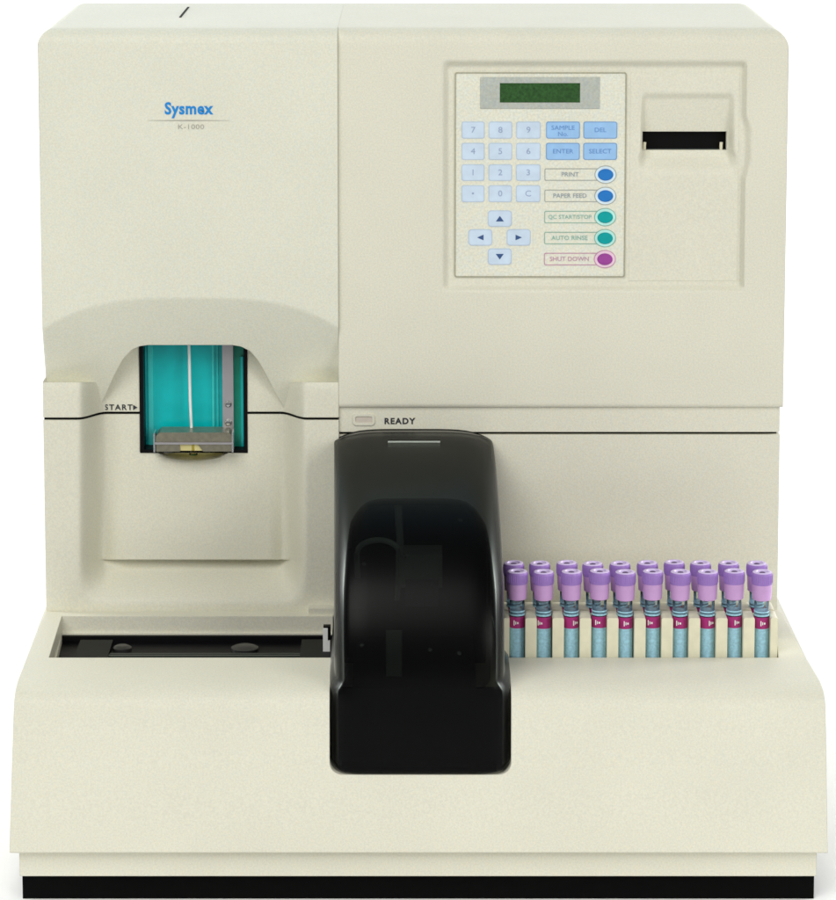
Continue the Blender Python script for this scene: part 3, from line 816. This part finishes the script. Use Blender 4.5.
# prototype tube, base at z=0
zct = PZ(571.5, YT1)            # cap top
TL = zct-(zfl+.008)             # full height
def make_tube():
    o = bpy.data.objects.new('sample_tube', None); C.objects.link(o)
    capH = .0198
    m = MB(); rb = .0052
    m.lathe([(.0008, 0), (.003, .0006), (.0045, .002), (rb, .0045), (rb, TL-capH+.004)], 0, 0, 'glass', 24); m.build('glass_tube', o, recalc=True)
    c = MB(); zc = TL-capH
    # upper grip ring of the cap with its dished top
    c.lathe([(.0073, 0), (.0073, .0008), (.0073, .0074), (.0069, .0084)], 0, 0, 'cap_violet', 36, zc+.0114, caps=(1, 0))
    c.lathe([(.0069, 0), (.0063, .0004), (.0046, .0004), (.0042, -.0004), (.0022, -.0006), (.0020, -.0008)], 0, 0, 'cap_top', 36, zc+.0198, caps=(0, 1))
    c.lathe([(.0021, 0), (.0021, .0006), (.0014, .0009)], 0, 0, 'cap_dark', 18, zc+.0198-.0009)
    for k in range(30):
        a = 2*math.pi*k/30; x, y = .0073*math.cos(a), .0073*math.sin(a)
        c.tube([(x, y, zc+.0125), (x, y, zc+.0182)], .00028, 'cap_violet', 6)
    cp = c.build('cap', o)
    k_ = MB(); k_.lathe([(.0058, 0), (.0066, .0006), (.0068, .004), (.0070, .0116)], 0, 0, 'cap_pink', 36, zc-.0002); k_.build('cap_skirt', cp)
    zl1 = PZ(626.5, YT1)-(zfl+.008); zl2 = PZ(615.5, YT1)-(zfl+.008); zs = PZ(609.5, YT1)-(zfl+.008)
    l = MB(); r = rb+.00025
    l.lathe([(r, .010), (r, zl1)], 0, 0, 'label_blue', 28)
    # printed ticks on the label
    for q in range(9):
        a = math.radians(-90+18+ (3 if q % 2 else 0)); z = .016+q*.0052
        if z < zl1-.003:
            x, y = (r+.0001)*math.cos(a), (r+.0001)*math.sin(a); l.box(x-.0010, x+.0010, y-.0001, y+.0001, z, z+.0014+.0008*(q % 3), 'ink_key')
    lb = l.build('label', o)
    l = MB(); l.lathe([(r+.0001, zl1), (r+.0001, zl2)], 0, 0, 'label_magenta', 28)
    for (dx, w, h) in ((-.0014, .0007, .0036), (-.0002, .0006, .002), (.0012, .0012, .0013)):
        y = -math.sqrt((r+.0003)**2-dx*dx); l.box(dx-w/2, dx+w/2, y-.0001, y+.0003, (zl1+zl2)/2-h/2, (zl1+zl2)/2+h/2, 'label_white')
    l.build('colour_band', lb)
    l = MB(); l.lathe([(r, zl2+.0008), (r, zl2+.0022)], 0, 0, 'label_blue', 28); l.lathe([(r, zl2+.0032), (r, zs)], 0, 0, 'label_blue', 28); l.build('label_stripe', lb)
    return o
def copy_tree(o, parent=None):
    c = o.copy(); C.objects.link(c)
    if parent: c.parent = parent
    for ch in [q for q in bpy.data.objects if q.parent == o]: copy_tree(ch, c)
    return c
ordn = ['first', 'second', 'third', 'fourth', 'fifth', 'sixth', 'seventh', 'eighth', 'ninth', 'tenth']
proto = make_tube(); first = True
jf = [(-.0003,0), (0,0), (.0003,0), (.0002,0), (0,0), (.0001,0), (.0002,0), (.0002,0), (.0003,0), (.0003,0)]
for row, (yc, gname) in enumerate(((YT1, 'front'), (YT2, 'rear'))):
    for k in range(10):
        o = proto if first else copy_tree(proto); first = False
        x = X0+PITCHX*k+random.uniform(-.0002, .0002)
        o.location = (x, yc+random.uniform(-.0005, .0005), zfl+.008+random.uniform(-.0003, .0003))
        o.rotation_euler = (math.radians(random.uniform(-.4, .3)), math.radians(random.uniform(-.35, .35)), math.radians(random.uniform(-34, 34)))
        if gname == 'rear': o.rotation_euler[1] -= math.radians(1.0)
        pos = ('nearest the dark sampler cover' if k == 0 else 'at the right end of the rack' if k == 9 else f'{ordn[k]} from the dark sampler cover')
        tag(o, f'purple capped sample tube in the {gname} rack, {pos}', 'sample tube', f'sample tubes in the {gname} rack')

# ------------------------------------------------------------------ studio paper sweep
prof = [(-.75, 0)]+[(1.3+.9*math.sin(math.radians(a)), .9-.9*math.cos(math.radians(a))) for a in range(0, 91, 6)]+[(2.2, 2.8)]
mb = MB(); n = len(prof)
mb.add([(-4, y, z) for y, z in prof]+[(4, y, z) for y, z in prof], [(i, i+n, i+n+1, i+1) for i in range(n-1)], 'paper')
g = mb.build('ground', None, recalc=False); tag(g, 'seamless pure white studio paper beneath and behind the analyzer', 'backdrop', kind='structure')

# ------------------------------------------------------------------ light
w = bpy.data.worlds.new('World'); sc.world = w; w.use_nodes = True
w.node_tree.nodes['Background'].inputs[0].default_value = (.93, .97, 1, 1); w.node_tree.nodes['Background'].inputs[1].default_value = .22
def area(name, loc, target, size, power, col=(1, 1, 1), sy=None):
    l = bpy.data.lights.new(name, 'AREA'); l.energy = power; l.size = size; l.color = col
    if sy: l.shape = 'RECTANGLE'; l.size_y = sy
    o = bpy.data.objects.new(name, l); C.objects.link(o); o.location = loc
    o.rotation_euler = (Vector(target)-Vector(loc)).to_track_quat('-Z', 'Y').to_euler(); return o
area('key_softbox', (-.8, -1.9, 2.0), (0, 0, .25), 1.6, 41, (1, .985, .95))
area('fill_softbox', (1.6, -2.2, 1.0), (0, 0, .25), 1.1, 23, (1, .98, .95))
area('added_top_tint', (0, .75, 2.0), (0, .3, 0), 1.2, 2.6, (.25, .68, 1))  # cool light added from behind to turn the top surface bluish
area('backdrop_lamp', (-2.6, .6, 1.1), (-.4, 2.0, .4), .9, 64)
area('backdrop_lamp', (2.6, .6, 1.1), (.4, 2.0, .4), .9, 64)
sc.render.engine = 'CYCLES'
sc.cycles.transparent_max_bounces = 16
sc.view_settings.view_transform = 'Standard'; sc.view_settings.look = 'None'; sc.view_settings.exposure = 0; sc.view_settings.gamma = 1
